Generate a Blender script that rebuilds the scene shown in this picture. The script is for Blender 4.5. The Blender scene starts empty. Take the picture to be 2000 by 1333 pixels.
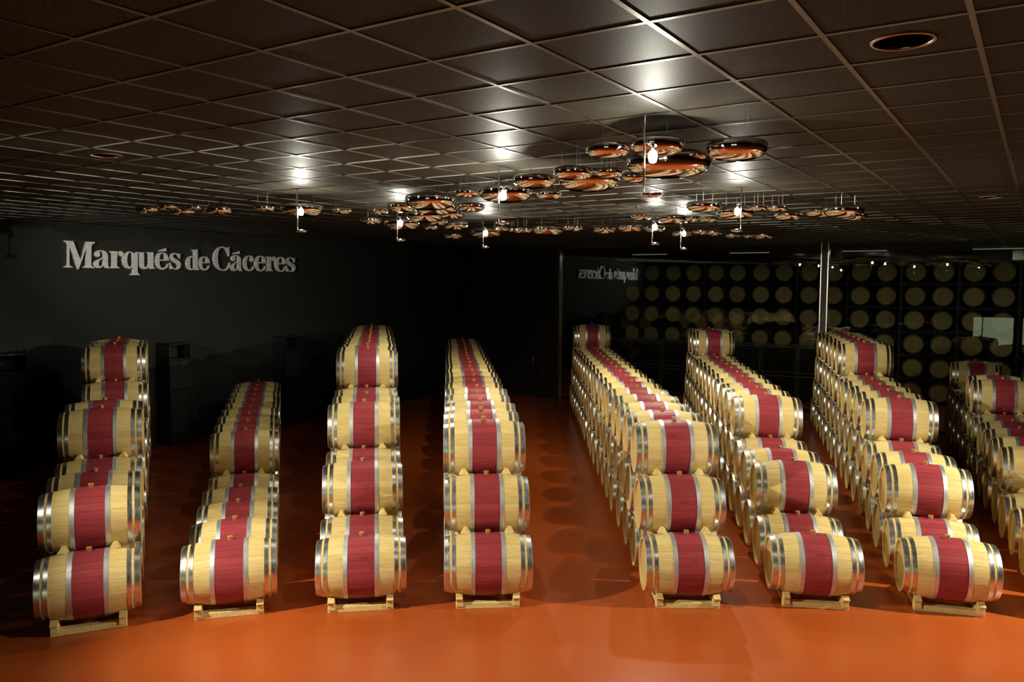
import bpy, bmesh, math, random
from mathutils import Matrix, Vector

random.seed(7)
scene = bpy.context.scene
COL = scene.collection

# ------------------------------------------------------------------ camera
F_PX, PITCH, ROLL, CAM_H = 1594.4, 0.0679, 0.0062, 3.489
cp, sp, cr, sr = math.cos(PITCH), math.sin(PITCH), math.cos(ROLL), math.sin(ROLL)
fwd = Vector((0, cp, -sp)); upv = Vector((0, sp, cp)); rgt = Vector((1, 0, 0))
r2 = rgt * cr + upv * sr
u2 = upv * cr - rgt * sr
cam_data = bpy.data.cameras.new('camera')
cam = bpy.data.objects.new('camera', cam_data); COL.objects.link(cam)
m = Matrix((r2, u2, -fwd)).transposed().to_4x4(); m.translation = (0, 0, CAM_H)
cam.matrix_world = m
cam_data.sensor_width = 36.0; cam_data.lens = F_PX / 2000 * 36
cam_data.clip_start = 0.05; cam_data.clip_end = 200
scene.camera = cam

# ------------------------------------------------------------------ world, exposure
world = bpy.data.worlds.new('world'); scene.world = world; world.use_nodes = True
world.node_tree.nodes['Background'].inputs[0].default_value = (0.5, 0.55, 0.6, 1)
world.node_tree.nodes['Background'].inputs[1].default_value = 0.004
scene.view_settings.view_transform = 'Standard'
scene.view_settings.look = 'None'
scene.view_settings.gamma = 1.0
scene.view_settings.use_curve_mapping = False
scene.view_settings.exposure = 0.0
LAMP_COLOR = (1.0, 0.96, 0.80)
LAMP_WATTS = (3, 4, 16, 17, 38, 11, 42, 60)   # order of LAMPS below

# two ceiling spotlights beside the frame, plus one added for the lettering (their fittings are built with the lamps): position, aim, watts
SPOTS = (((-6.5, 5.5, 4.38), (0.9, 9.4, 0.5), 2750, 68, 0.9, 'the barrel fronts from the left'),
         ((9.2, 7.0, 4.38), (2.2, 9.3, 0.3), 3000, 80, 0.9, 'the barrel fronts from the right'),
         ((-8.6, 6.0, 4.40), (-7.1, 18.4, 4.0), 3000, 24, 1.0, 'the wall lettering, added to brighten it'))  # unseen extra spotlight, added to brighten the letters

# ------------------------------------------------------------------ materials
def new_mat(name):
    mt = bpy.data.materials.new(name); mt.use_nodes = True
    nt = mt.node_tree
    return mt, nt, nt.nodes['Principled BSDF']

def N(nt, t, **kw):
    n = nt.nodes.new(t)
    for k, v in kw.items():
        setattr(n, k, v)
    return n

def mix_rgb(nt, fac, a, b, mode='MIX'):
    n = N(nt, 'ShaderNodeMix', data_type='RGBA', blend_type=mode)
    for s, v in ((0, fac), (6, a), (7, b)):
        if hasattr(v, 'is_output'): nt.links.new(v, n.inputs[s])
        elif isinstance(v, (int, float)): n.inputs[s].default_value = v
        else: n.inputs[s].default_value = (*v, 1)
    return n.outputs[2]

def ramp(nt, src, p0, p1, v0=0.0, v1=1.0):
    n = N(nt, 'ShaderNodeMapRange')
    nt.links.new(src, n.inputs[0])
    n.inputs[1].default_value = p0; n.inputs[2].default_value = p1
    n.inputs[3].default_value = v0; n.inputs[4].default_value = v1
    return n.outputs[0]

def noise(nt, scale=5.0, detail=3.0, stretch=(1, 1, 1), rand=False, rough=0.5):
    tc = N(nt, 'ShaderNodeTexCoord')
    mp = N(nt, 'ShaderNodeMapping'); mp.inputs['Scale'].default_value = stretch
    nt.links.new(tc.outputs['Object'], mp.inputs['Vector'])
    vec = mp.outputs[0]
    if rand:
        oi = N(nt, 'ShaderNodeObjectInfo')
        mu = N(nt, 'ShaderNodeMath', operation='MULTIPLY'); mu.inputs[1].default_value = 37.0
        nt.links.new(oi.outputs['Random'], mu.inputs[0])
        va = N(nt, 'ShaderNodeVectorMath', operation='ADD')
        nt.links.new(vec, va.inputs[0]); nt.links.new(mu.outputs[0], va.inputs[1]); vec = va.outputs[0]
    nz = N(nt, 'ShaderNodeTexNoise'); nz.inputs['Scale'].default_value = scale
    nz.inputs['Detail'].default_value = detail; nz.inputs['Roughness'].default_value = rough
    nt.links.new(vec, nz.inputs['Vector'])
    return nz.outputs['Fac']

def tone(nt):
    """per-piece tone: random per object plus the 'tone' attribute of joined bodies"""
    oi = N(nt, 'ShaderNodeObjectInfo'); at = N(nt, 'ShaderNodeAttribute', attribute_name='tone')
    a = N(nt, 'ShaderNodeMath', operation='ADD'); nt.links.new(oi.outputs['Random'], a.inputs[0]); nt.links.new(at.outputs['Fac'], a.inputs[1])
    fr = N(nt, 'ShaderNodeMath', operation='FRACT'); nt.links.new(a.outputs[0], fr.inputs[0])
    return fr.outputs[0]

def bump(nt, bs, src, strength=0.2, dist=0.01):
    b = N(nt, 'ShaderNodeBump'); b.inputs['Strength'].default_value = strength; b.inputs['Distance'].default_value = dist
    nt.links.new(src, b.inputs['Height']); nt.links.new(b.outputs[0], bs.inputs['Normal'])

def simple(name, col, rough=0.5, metal=0.0, var=0.0, scale=6.0, stretch=(1, 1, 1), rand=False, bmp=0.0, spec=0.5):
    mt, nt, bs = new_mat(name)
    bs.inputs['Roughness'].default_value = rough; bs.inputs['Metallic'].default_value = metal
    bs.inputs['Specular IOR Level'].default_value = spec
    if var:
        nz = noise(nt, scale, 4, stretch, rand)
        f = ramp(nt, nz, 0.3, 0.7)
        c = mix_rgb(nt, f, tuple(x * (1 - var) for x in col), tuple(min(1, x * (1 + var)) for x in col))
        nt.links.new(c, bs.inputs['Base Color'])
        if bmp: bump(nt, bs, nz, bmp)
    else:
        bs.inputs['Base Color'].default_value = (*col, 1)
    return mt

def wood(name, light, dark, knots=0.0, rough=0.58, stretch=(1.5, 22, 22), spec=0.2):
    mt, nt, bs = new_mat(name)
    bs.inputs['Roughness'].default_value = rough; bs.inputs['Specular IOR Level'].default_value = spec
    t = tone(nt)
    base = mix_rgb(nt, t, dark, light)
    g = noise(nt, 3.0, 5, stretch, True)
    c = mix_rgb(nt, ramp(nt, g, 0.35, 0.75, 0.0, 0.55), base, tuple(x * 0.72 for x in dark))
    if knots:
        k = noise(nt, 4.0, 2, (1, 2, 2), True)
        c = mix_rgb(nt, ramp(nt, k, 0.62, 0.8, 0.0, knots), c, tuple(x * 0.45 for x in dark))
    nt.links.new(c, bs.inputs['Base Color'])
    bump(nt, bs, g, 0.12, 0.004)
    return mt

M = {}
M['oak'] = wood('oak_stave', (0.78, 0.60, 0.25), (0.65, 0.465, 0.165), knots=0.25)
M['oak_head'] = wood('oak_head', (0.64, 0.45, 0.18), (0.54, 0.37, 0.14), stretch=(20, 20, 1.5))
M['red'] = wood('red_stained_oak', (0.37, 0.052, 0.058), (0.26, 0.032, 0.038), knots=0.5, rough=0.5)
M['pine'] = wood('pine_timber', (0.80, 0.62, 0.26), (0.68, 0.48, 0.16), knots=0.5, stretch=(12, 2, 12))
M['bung'] = simple('bung', (0.42, 0.21, 0.05), 0.6)
def hoop_mat(name, col, rough, spots):
    mt, nt, bs = new_mat(name)
    bs.inputs['Metallic'].default_value = 1.0
    a = noise(nt, 3.0, 3, (60, 3, 3), True)
    b = noise(nt, 26.0, 4, (1, 1, 1), True)
    r = N(nt, 'ShaderNodeMath', operation='ADD')
    nt.links.new(ramp(nt, a, 0.3, 0.7, rough - 0.05, rough + 0.07), r.inputs[0])
    nt.links.new(ramp(nt, b, 0.55, 0.75, 0.0, spots), r.inputs[1])
    nt.links.new(r.outputs[0], bs.inputs['Roughness'])
    c = mix_rgb(nt, ramp(nt, b, 0.45, 0.75), col, tuple(x * 0.72 for x in col))
    nt.links.new(c, bs.inputs['Base Color'])
    return mt
M['hoop'] = hoop_mat('galvanised_hoop', (0.80, 0.82, 0.82), 0.28, 0.12)
M['hoop_dull'] = hoop_mat('dull_zinc_hoop', (0.74, 0.76, 0.75), 0.52, 0.15)
M['mirror'] = simple('mirror_chrome', (0.92, 0.92, 0.92), 0.025, 1.0)
M['steel'] = simple('polished_steel', (0.8, 0.8, 0.8), 0.2, 1.0)

def floor_mat():
    mt, nt, bs = new_mat('orange_resin_floor')
    a = noise(nt, 0.35, 4); b = noise(nt, 3.0, 5, (1, 1, 1), False, 0.65)
    c = mix_rgb(nt, ramp(nt, a, 0.3, 0.7), (0.36, 0.066, 0.010), (0.44, 0.084, 0.013))
    c = mix_rgb(nt, ramp(nt, b, 0.5, 0.8, 0, 0.15), c, (0.33, 0.05, 0.01))
    nt.links.new(c, bs.inputs['Base Color'])
    nt.links.new(ramp(nt, b, 0.3, 0.7, 0.27, 0.33), bs.inputs['Roughness'])
    bs.inputs['Specular IOR Level'].default_value = 0.4
    return mt
M['floor'] = floor_mat()

def tile_mat():
    mt, nt, bs = new_mat('dark_ceiling_tile')
    a = noise(nt, 60.0, 3, (1, 2.2, 1), True)
    c = mix_rgb(nt, ramp(nt, a, 0.35, 0.7), (0.034, 0.031, 0.023), (0.095, 0.088, 0.066))
    nt.links.new(c, bs.inputs['Base Color'])
    bs.inputs['Roughness'].default_value = 0.5
    bs.inputs['Specular IOR Level'].default_value = 0.07
    bump(nt, bs, a, 0.25, 0.003)
    return mt
M['tile'] = tile_mat()
M['tbar'] = simple('bronze_grid_bar', (0.25, 0.23, 0.195), 0.36, 1.0)
M['wall'] = simple('near_black_wall', (0.014, 0.014, 0.012), 0.75, var=0.15, scale=1.5)
M['darkwood'] = simple('black_cabinet', (0.012, 0.012, 0.012), 0.5, var=0.2, scale=4)
M['post'] = simple('brown_metal_post', (0.055, 0.032, 0.022), 0.4, 0.3)
M['edge'] = simple('post_edge_trim', (0.75, 0.70, 0.62), 0.25, 1.0)
M['rack_hoop'] = simple('dark_rack_hoop', (0.05, 0.05, 0.05), 0.5, 0.8)
M['old_head'] = wood('old_oak_head', (0.62, 0.47, 0.22), (0.50, 0.37, 0.16), stretch=(20, 20, 1.5))
M['old_oak'] = simple('old_oak', (0.10, 0.075, 0.04), 0.7)
M['dark_metal'] = simple('dark_rack_metal', (0.05, 0.052, 0.058), 0.4, 0.6)
M['cage'] = simple('cage_wire', (0.30, 0.31, 0.33), 0.35, 0.8)
M['bottle'] = simple('dark_bottle_glass', (0.006, 0.008, 0.005), 0.12)
M['orange'] = simple('orange_paint', (0.45, 0.06, 0.015), 0.45)
M['rubber'] = simple('black_rubber', (0.01, 0.01, 0.01), 0.6)
M['can'] = simple('dark_reflector', (0.004, 0.004, 0.004), 0.9, spec=0.1)
M['grey'] = simple('grey_enamel', (0.25, 0.27, 0.26), 0.5)
M['sign'] = None
def sign_mat():
    mt, nt, bs = new_mat('brushed_aluminium_letter')
    a = noise(nt, 2.0, 4, (1, 1, 14))
    c = mix_rgb(nt, ramp(nt, a, 0.3, 0.7), (0.72, 0.74, 0.74), (0.92, 0.93, 0.93))
    nt.links.new(c, bs.inputs['Base Color'])
    bs.inputs['Metallic'].default_value = 0.35
    nt.links.new(ramp(nt, a, 0.3, 0.7, 0.35, 0.6), bs.inputs['Roughness'])
    return mt
M['sign'] = sign_mat()
def glass_mat():
    mt, nt, bs = new_mat('clear_glass')
    nt.nodes.remove(bs)
    out = nt.nodes['Material Output']
    tr = N(nt, 'ShaderNodeBsdfTransparent'); tr.inputs[0].default_value = (0.72, 0.76, 0.72, 1)
    gl = N(nt, 'ShaderNodeBsdfGlossy'); gl.inputs['Roughness'].default_value = 0.0; gl.inputs[0].default_value = (1, 1, 1, 1)
    fr = N(nt, 'ShaderNodeFresnel'); fr.inputs[0].default_value = 1.5
    mx = N(nt, 'ShaderNodeMixShader')
    nt.links.new(fr.outputs[0], mx.inputs[0]); nt.links.new(tr.outputs[0], mx.inputs[1]); nt.links.new(gl.outputs[0], mx.inputs[2])
    nt.links.new(mx.outputs[0], out.inputs[0])
    return mt
M['glass'] = glass_mat()
def emit(name, col, s):
    mt, nt, bs = new_mat(name)
    bs.inputs['Emission Color'].default_value = (*col, 1); bs.inputs['Emission Strength'].default_value = s
    bs.inputs['Base Color'].default_value = (0.8, 0.8, 0.8, 1)
    return mt
M['mirror_glare'] = emit('mirrored_halogen_glare', (1.0, 0.97, 0.9), 120.0)  # glow stands in for the uplight mirrored in the pebbles
M['lit'] = emit('lit_room_glow', (0.72, 0.85, 0.55), 2.0)
M['lit_frame'] = simple('pale_green_frame', (0.55, 0.65, 0.5), 0.5)

# ------------------------------------------------------------------ helpers
def link(o, parent=None):
    COL.objects.link(o)
    if parent is not None: o.parent = parent
    return o

def bm_mesh(name, bm, mats, smooth=False):
    me = bpy.data.meshes.new(name)
    bmesh.ops.recalc_face_normals(bm, faces=bm.faces)
    bm.to_mesh(me); bm.free()
    for mt in (mats if isinstance(mats, (list, tuple)) else [mats]): me.materials.append(mt)
    if smooth:
        me.polygons.foreach_set('use_smooth', [True] * len(me.polygons))
    return me

def obj(name, me, parent=None, loc=(0, 0, 0), rot=(0, 0, 0)):
    o = bpy.data.objects.new(name, me); o.location = loc; o.rotation_euler = rot
    return link(o, parent)

def empty(name, loc=(0, 0, 0), rz=0.0):
    o = bpy.data.objects.new(name, None); o.location = loc; o.rotation_euler = (0, 0, rz)
    o.empty_display_size = 0.2
    return link(o)

def tag(o, label=None, cat=None, group=None, kind=None):
    for k, v in (('label', label), ('category', cat), ('group', group), ('kind', kind)):
        if v: o[k] = v
    return o

def add_box(bm, x0, x1, y0, y1, z0, z1, mi=0):
    vs = [bm.verts.new((x, y, z)) for x in (x0, x1) for y in (y0, y1) for z in (z0, z1)]
    for q in ((0, 1, 3, 2), (4, 6, 7, 5), (0, 4, 5, 1), (2, 3, 7, 6), (0, 2, 6, 4), (1, 5, 7, 3)):
        f = bm.faces.new([vs[i] for i in q]); f.material_index = mi
    return vs

def box_mesh(name, x0, x1, y0, y1, z0, z1, mt, bevel=0.0):
    bm = bmesh.new(); add_box(bm, x0, x1, y0, y1, z0, z1)
    if bevel: bmesh.ops.bevel(bm, geom=list(bm.edges), offset=bevel, segments=1, affect='EDGES')
    return bm_mesh(name, bm, mt)

def box(name, dims, mt, parent=None, bevel=0.0):
    return obj(name, box_mesh(name, *dims, mt, bevel), parent)

def add_lathe(bm, prof, n=24, axis='z', mi=0, cap=True, c=(0, 0, 0)):
    """prof: list of (h, r) along the axis"""
    rings = []
    for h, r in prof:
        ring = []
        for i in range(n):
            t = 2 * math.pi * i / n
            p = (r * math.cos(t), r * math.sin(t), h) if axis == 'z' else (h, r * math.cos(t), r * math.sin(t))
            ring.append(bm.verts.new((p[0] + c[0], p[1] + c[1], p[2] + c[2])))
        rings.append(ring)
    for a, b in zip(rings, rings[1:]):
        for i in range(n):
            f = bm.faces.new((a[i], a[(i + 1) % n], b[(i + 1) % n], b[i])); f.material_index = mi
    if cap:
        for rg in (rings[0], rings[-1]):
            f = bm.faces.new(rg); f.material_index = mi
    return rings

def add_tube(bm, p, q, r, n=8):
    p, q = Vector(p), Vector(q); d = (q - p).normalized()
    a = d.orthogonal().normalized(); b = d.cross(a)
    R = []
    for c in (p, q):
        R.append([bm.verts.new(c + (a * math.cos(2 * math.pi * i / n) + b * math.sin(2 * math.pi * i / n)) * r) for i in range(n)])
    for i in range(n):
        bm.faces.new((R[0][i], R[0][(i + 1) % n], R[1][(i + 1) % n], R[1][i]))
    bm.faces.new(R[0]); bm.faces.new(R[1])

ORD = ['first', 'second', 'third', 'fourth', 'fifth', 'sixth', 'seventh', 'eighth', 'ninth', 'tenth', 'eleventh', 'twelfth',
       'thirteenth', 'fourteenth', 'fifteenth', 'sixteenth', 'seventeenth', 'eighteenth', 'nineteenth', 'twentieth',
       'twenty-first', 'twenty-second', 'twenty-third', 'twenty-fourth']

# ------------------------------------------------------------------ the room (local x = A along the glass wall, local y = B towards it)
RZ = -0.5754
CA, SA = math.cos(RZ), math.sin(RZ)
def W(a, b, z=0.0): return (a * CA - b * SA, a * SA + b * CA, z)
CEIL = 4.648
A0, A1, B0, B1, B2 = -16.0, 9.5, -6.0, 22.0, 28.6
def shell(name, dims, mt):
    o = box(name, dims, mt); o.rotation_euler = (0, 0, RZ); o['kind'] = 'structure'; return o
floor = shell('floor', (A0 - 0.2, A1 + 0.2, B0 - 0.2, B2 + 0.2, -0.15, 0.0), M['floor'])
wall_left = shell('wall_left', (A0 - 0.2, A0, B0 - 0.2, B2 + 0.2, 0, 4.9), M['wall'])
wall_right = shell('wall_right', (A1, A1 + 0.2, B0 - 0.2, B2 + 0.2, 0, 4.9), M['wall'])
wall_cellar = shell('wall_cellar', (A0, A1, B2, B2 + 0.2, 0, 4.9), M['wall'])
wall_behind = shell('wall_behind', (A0, A1, B0 - 0.2, B0, 0, 4.9), M['wall'])
wall_far = shell('wall_far', (A0, -12.62, B1 - 0.1, B1 + 0.1, 0, CEIL), M['wall'])
door = empty('door_1', W(-14.05, B1 - 0.1), RZ); door['kind'] = 'structure'
box('door_leaf', (-0.95, 0.95, -0.03, 0.0, 0.0, 3.0), M['darkwood'], door, 0.006)
for k, d in enumerate(((-1.02, -0.95, -0.06, 0.0, 0.0, 3.08), (0.95, 1.02, -0.06, 0.0, 0.0, 3.08), (-0.95, 0.95, -0.06, 0.0, 3.0, 3.08))):
    box('door_frame', d, M['post'], door)
bmh = bmesh.new(); add_tube(bmh, (0.7, -0.09, 0.95), (0.7, -0.09, 1.35), 0.014)
add_tube(bmh, (0.7, -0.09, 1.0), (0.7, -0.03, 1.0), 0.01); add_tube(bmh, (0.7, -0.09, 1.3), (0.7, -0.03, 1.3), 0.01)
obj('door_handle', bm_mesh('door_handle', bmh, M['steel'], True), door)

# ceiling: backing slab, grid bars and tiles
ceiling = shell('ceiling', (A0 - 0.2, A1 + 0.2, B0 - 0.2, B2 + 0.2, CEIL + 0.06, CEIL + 0.26), M['wall'])
TA, TB, TS = -2.10, 1.594, 0.60
ka0, ka1 = math.ceil((A0 - TA) / TS), math.floor((A1 - TA) / TS)
kb0, kb1 = math.ceil((B0 - TB) / TS), math.floor((B2 - TB) / TS)
bar_a = box_mesh('grid_bar', -0.013, 0.013, B0, B2, CEIL - 0.005, CEIL + 0.03, M['tbar'])
bar_b = box_mesh('grid_bar', A0, A1, -0.013, 0.013, CEIL - 0.0045, CEIL + 0.03, M['tbar'])
for k in range(ka0, ka1 + 1): obj('grid_bar', bar_a, ceiling, (TA + k * TS, 0, 0))
for k in range(kb0, kb1 + 1): obj('grid_bar', bar_b, ceiling, (0, TB + k * TS, 0))
def tile_bm(bm, cx=0.0, cy=0.0, hole=0.0):
    h = TS / 2 - 0.012
    if not hole:
        add_box(bm, cx - h, cx + h, cy - h, cy + h, CEIL + 0.002, CEIL + 0.018)
        return
    n = 32; inner = []; outer = []
    for i in range(n):
        t = 2 * math.pi * i / n; c, s = math.cos(t), math.sin(t); k = h / max(abs(c), abs(s))
        inner.append(bm.verts.new((cx + hole * c, cy + hole * s, CEIL + 0.002)))
        outer.append(bm.verts.new((cx + k * c, cy + k * s, CEIL + 0.002)))
    for i in range(n): bm.faces.new((inner[i], inner[(i + 1) % n], outer[(i + 1) % n], outer[i]))
bmt = bmesh.new(); tile_bm(bmt); tile_me = bm_mesh('ceiling_tile', bmt, M['tile'])
bmt = bmesh.new(); tile_bm(bmt, hole=0.135); tile_hole_me = bm_mesh('ceiling_tile', bmt, M['tile'])
DOWN = {(2, 4): 'near the top right corner', (-9, 4): 'in the dark ceiling on the left', (2, 17): 'far back at the right'}
cells = []
for i in range(ka0, ka1):
    for j in range(kb0, kb1):
        a, b = TA + (i + 0.5) * TS, TB + (j + 0.5) * TS
        w = Vector(W(a, b, CEIL)) - Vector((0, 0, CAM_H))
        d = w.dot(fwd); vis = False
        if d > 0.5:
            u, v = F_PX * w.dot(r2) / d, F_PX * w.dot(u2) / d
            vis = abs(u) < 1060 and abs(v) < 720 and b < B1
        cells.append(((0 if vis else 1, w.length), i, j, a, b))
cells.sort()
rest = bmesh.new()
for n, (key, i, j, a, b) in enumerate(cells):
    if (i, j) in DOWN or n < 300:
        obj('ceiling_tile', tile_hole_me if (i, j) in DOWN else tile_me, ceiling, (a, b, 0))
    else:
        tile_bm(rest, a, b)
o = obj('ceiling_tiles', bm_mesh('ceiling_tiles', rest, M['tile']), ceiling); o['kind'] = 'stuff'
for (i, j), where in DOWN.items():
    a, b = TA + (i + 0.5) * TS, TB + (j + 0.5) * TS
    e = tag(empty('recessed_downlight', W(a, b, CEIL), RZ), 'unlit round recessed downlight ' + where, 'light', 'unlit recessed downlights')
    bm = bmesh.new(); add_lathe(bm, [(0.003, 0.128), (-0.006, 0.130), (-0.006, 0.142), (0.0, 0.146)], 32, cap=False)
    obj('trim_ring', bm_mesh('trim_ring', bm, M['edge'], True), e)
    bm = bmesh.new(); add_lathe(bm, [(0.0, 0.130), (0.035, 0.115), (0.058, 0.07)], 32, cap=False)
    bm.faces.new([v for v in bm.verts if v.co.z > 0.05])
    obj('reflector', bm_mesh('reflector', bm, M['can']), e)

# glass wall
win = empty('window_1', W(-12.54, B1), RZ); win['kind'] = 'structure'
edges = [-12.54, -9.91, -7.33, -4.70, -2.14, 0.44, 3.02, 5.6, 8.2, 9.45]
ref = -12.54
for a, b in zip(edges, edges[1:]):
    ga = 0.095 if abs(a + 4.70) < 0.01 else (0.06 if a == edges[0] else 0.004)
    gb = 0.095 if abs(b + 4.70) < 0.01 else 0.004
    box('pane', (a + ga - ref, b - gb - ref, -0.005, 0.005, 0.04, CEIL - 0.05), M['glass'], win)
pb = box('post', (-4.70 - 0.075 - ref, -4.70 + 0.075 - ref, -0.12, 0.06, 0.0, CEIL - 0.005), M['post'], win)
for s in (-1, 1):
    box('post_trim', (-4.70 + s * 0.085 - ref - 0.010, -4.70 + s * 0.085 - ref + 0.010, -0.125, 0.06, 0.0, CEIL - 0.005), M['edge'], pb)
pb = box('post', (-0.055, 0.055, -0.1, 0.06, 0.0, CEIL - 0.005), M['post'], win)
box('post_trim', (0.058, 0.07, -0.1, 0.06, 0.0, CEIL - 0.005), M['edge'], pb)
box('head_rail', (0.0, 22.0, -0.03, 0.03, CEIL - 0.05, CEIL - 0.005), M['post'], win)
box('floor_track', (0.0, 22.0, -0.03, 0.03, 0.0, 0.04), M['dark_metal'], win)

# ------------------------------------------------------------------ barrels
R_B, R_E, HL = 0.340, 0.288, 0.475
NST = 26
def rad(x): return R_B - (R_B - R_E) * (x / HL) ** 2
XS = [-0.475, -0.43, -0.37, -0.29, -0.22, -0.16, -0.08, 0.0, 0.08, 0.16, 0.22, 0.29, 0.37, 0.43, 0.475]
RED = 0.16
def add_stave(bm, ang, layer=None, tonev=0.0):
    """one stave centred on angle ang (0 = up) with chamfered long edges and an end lip inside"""
    h = math.pi / NST; e = h * 0.06
    offs = ((-h, -0.0025), (-h + e, 0.0), (0.0, 0.0006), (h - e, 0.0), (h, -0.0025))
    def P(x, o, dr): 
        r = rad(x) + dr; t = ang + o
        return bm.verts.new((x, r * math.sin(t), r * math.cos(t)))
    faces = []
    grid = [[P(x, o, dr) for o, dr in offs] for x in XS]
    for i in range(len(XS) - 1):
        mi = 1 if abs((XS[i] + XS[i + 1]) / 2) < RED else 0
        for k in range(4):
            f = bm.faces.new((grid[i][k], grid[i + 1][k], grid[i + 1][k + 1], grid[i][k + 1])); f.material_index = mi; faces.append(f)
    for sgn, row in ((-1, grid[0]), (1, grid[-1])):
        xe = sgn * HL; xi = sgn * 0.425
        in1 = [P(xe - sgn * 0.002, o, -0.022) for o in (-h, 0.0, h)]
        in2 = [P(xi, o, -0.028) for o in (-h, 0.0, h)]
        faces.append(bm.faces.new((row[0], row[1], row[2], in1[1], in1[0])))
        faces.append(bm.faces.new((row[2], row[3], row[4], in1[2], in1[1])))
        for k in range(2): faces.append(bm.faces.new((in1[k], in1[k + 1], in2[k + 1], in2[k])))
    if layer is not None:
        for f in faces:
            for lp in f.loops: lp[layer] = (tonev, tonev, tonev, 1)

bm = bmesh.new(); add_stave(bm, 0.0); STAVE_ME = bm_mesh('stave', bm, [M['oak'], M['red']])
def body_bm(bm, seed=3):
    rnd = random.Random(seed)
    layer = bm.loops.layers.float_color.get('tone') or bm.loops.layers.float_color.new('tone')
    for k in range(NST): add_stave(bm, 2 * math.pi * k / NST, layer, rnd.random())
BODY_MES = []
for s in range(5):
    bm = bmesh.new(); body_bm(bm, s + 11); BODY_MES.append(bm_mesh('barrel_body', bm, [M['oak'], M['red']]))

def hoop_bm(bm, x0, x1, n=56, rivets=True, mi=0):
    t = 0.0035
    add_lathe(bm, [(x0, rad(x0) - 0.002), (x0, rad(x0) + t), (x1, rad(x1) + t), (x1, rad(x1) - 0.002)], n, 'x', mi, cap=False)
    if rivets:
        xm = (x0 + x1) / 2
        for dx, dt in ((-0.009, -0.05), (0.009, -0.05), (-0.009, 0.06), (0.009, 0.06)):
            tt = 0.10 + dt; r = rad(xm) + t
            c = Vector((xm + dx, r * math.sin(tt), r * math.cos(tt)))
            top = bm.verts.new(c + Vector((0, 0.004 * math.sin(tt), 0.004 * math.cos(tt))))
            ring = [bm.verts.new(c + Vector((0.007 * math.cos(q * math.pi / 3), 0.007 * math.sin(q * math.pi / 3), -0.001))) for q in range(6)]
            for q in range(6):
                f = bm.faces.new((ring[q], ring[(q + 1) % 6], top)); f.material_index = mi
HOOPS = []
HSPEC = ((0.418, 0.472, 'hoop'), (0.350, 0.392, 'hoop'), (0.141, 0.187, 'hoop_dull'))
def mark_sharp(me):
    me.polygons.foreach_set('use_smooth', [True] * len(me.polygons))
    bm = bmesh.new(); bm.from_mesh(me)
    for e in bm.edges:
        if len(e.link_faces) == 2 and e.calc_face_angle(0) > 0.7: e.smooth = False
    bm.to_mesh(me); bm.free()
for x0, x1, mt in HSPEC:
    bm = bmesh.new(); hoop_bm(bm, x0, x1); me = bm_mesh('hoop', bm, M[mt]); mark_sharp(me); HOOPS.append(me)

def head_bm(bm, x, r, nb=9, mi=0, seed=0):
    """planked barrel head in the plane x, boards running up and down"""
    rnd = random.Random(seed); w = 2 * r / nb; g = 0.0012
    for k in range(nb):
        y0, y1 = -r + k * w + g, -r + (k + 1) * w - g
        pts = []
        for i in range(5):
            y = y0 + (y1 - y0) * i / 4; pts.append((y, math.sqrt(max(0, r * r - y * y))))
        xo = x + rnd.uniform(-0.0015, 0.0015)
        ring = [bm.verts.new((xo, y, z)) for y, z in pts] + [bm.verts.new((xo, y, -z)) for y, z in reversed(pts)]
        f = bm.faces.new(ring); f.material_index = mi
        low = [bm.verts.new((x - 0.006, v.co.y, v.co.z)) for v in ring]
        for i in range(len(ring)):
            q = bm.faces.new((ring[i], ring[(i + 1) % len(ring)], low[(i + 1) % len(low)], low[i])); q.material_index = mi
bm = bmesh.new(); head_bm(bm, 0.447, rad(0.447) - 0.026); HEAD_ME = bm_mesh('barrel_head', bm, M['oak_head'])
bm = bmesh.new(); add_lathe(bm, [(R_B - 0.006, 0.021), (R_B + 0.034, 0.029), (R_B + 0.037, 0.027)], 14); BUNG_ME = bm_mesh('bung', bm, M['bung'])

def barrel(name, loc, rz, label, group, staves=False, rnd=random):
    e = empty(name, loc, rz); tag(e, label, 'barrel', group)
    if staves:
        for k in range(NST): obj('stave', STAVE_ME, e, rot=(-2 * math.pi * k / NST, 0, 0))
    else:
        obj('barrel_body', rnd.choice(BODY_MES), e)
    for me in HOOPS:
        obj('hoop', me, e); obj('hoop', me, e, rot=(0, 0, math.pi))
    obj('barrel_head', HEAD_ME, e); obj('barrel_head', HEAD_ME, e, rot=(0, 0, math.pi))
    b = obj('bung', BUNG_ME, e)
    return e

PITCH_B, STEP, C1 = 0.7837, 0.5682, 0.425
rg = lambda a, b: list(range(a, b + 1))
ROWS = [
 (-4.300, 8.154, -0.4043, {1: rg(0, 11), 2: rg(0, 10), 3: [2, 3, 6, 7, 8, 9], 4: [6, 7, 8]}),
 (-3.002, 8.548, -0.2716, {1: rg(0, 13), 2: rg(4, 12)}),
 (-1.633, 8.723, -0.1591, {1: rg(0, 17), 2: rg(1, 16), 3: rg(2, 15), 4: rg(4, 14)}),
 (-0.260, 8.828, -0.0780, {1: rg(0, 21), 2: rg(0, 20), 3: rg(0, 19)}),
 (1.931, 8.860, 0.0147, {1: rg(0, 18), 2: rg(0, 17), 3: rg(0, 16), 4: [15]}),
 (3.350, 8.879, 0.1337, {1: rg(0, 16), 2: rg(1, 15), 3: rg(3, 14), 4: [12, 13]}),
 (4.765, 8.750, 0.2739, {1: rg(0, 15), 2: rg(1, 14), 3: rg(3, 13), 4: rg(7, 12)}),
 (6.130, 8.500, 0.4090, {1: rg(0, 14), 2: rg(3, 13), 3: [7, 8, 12]}),
]
TIER = {1: 'bottom tier', 2: 'second tier', 3: 'third tier', 4: 'top tier'}
brnd = random.Random(5)
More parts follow.
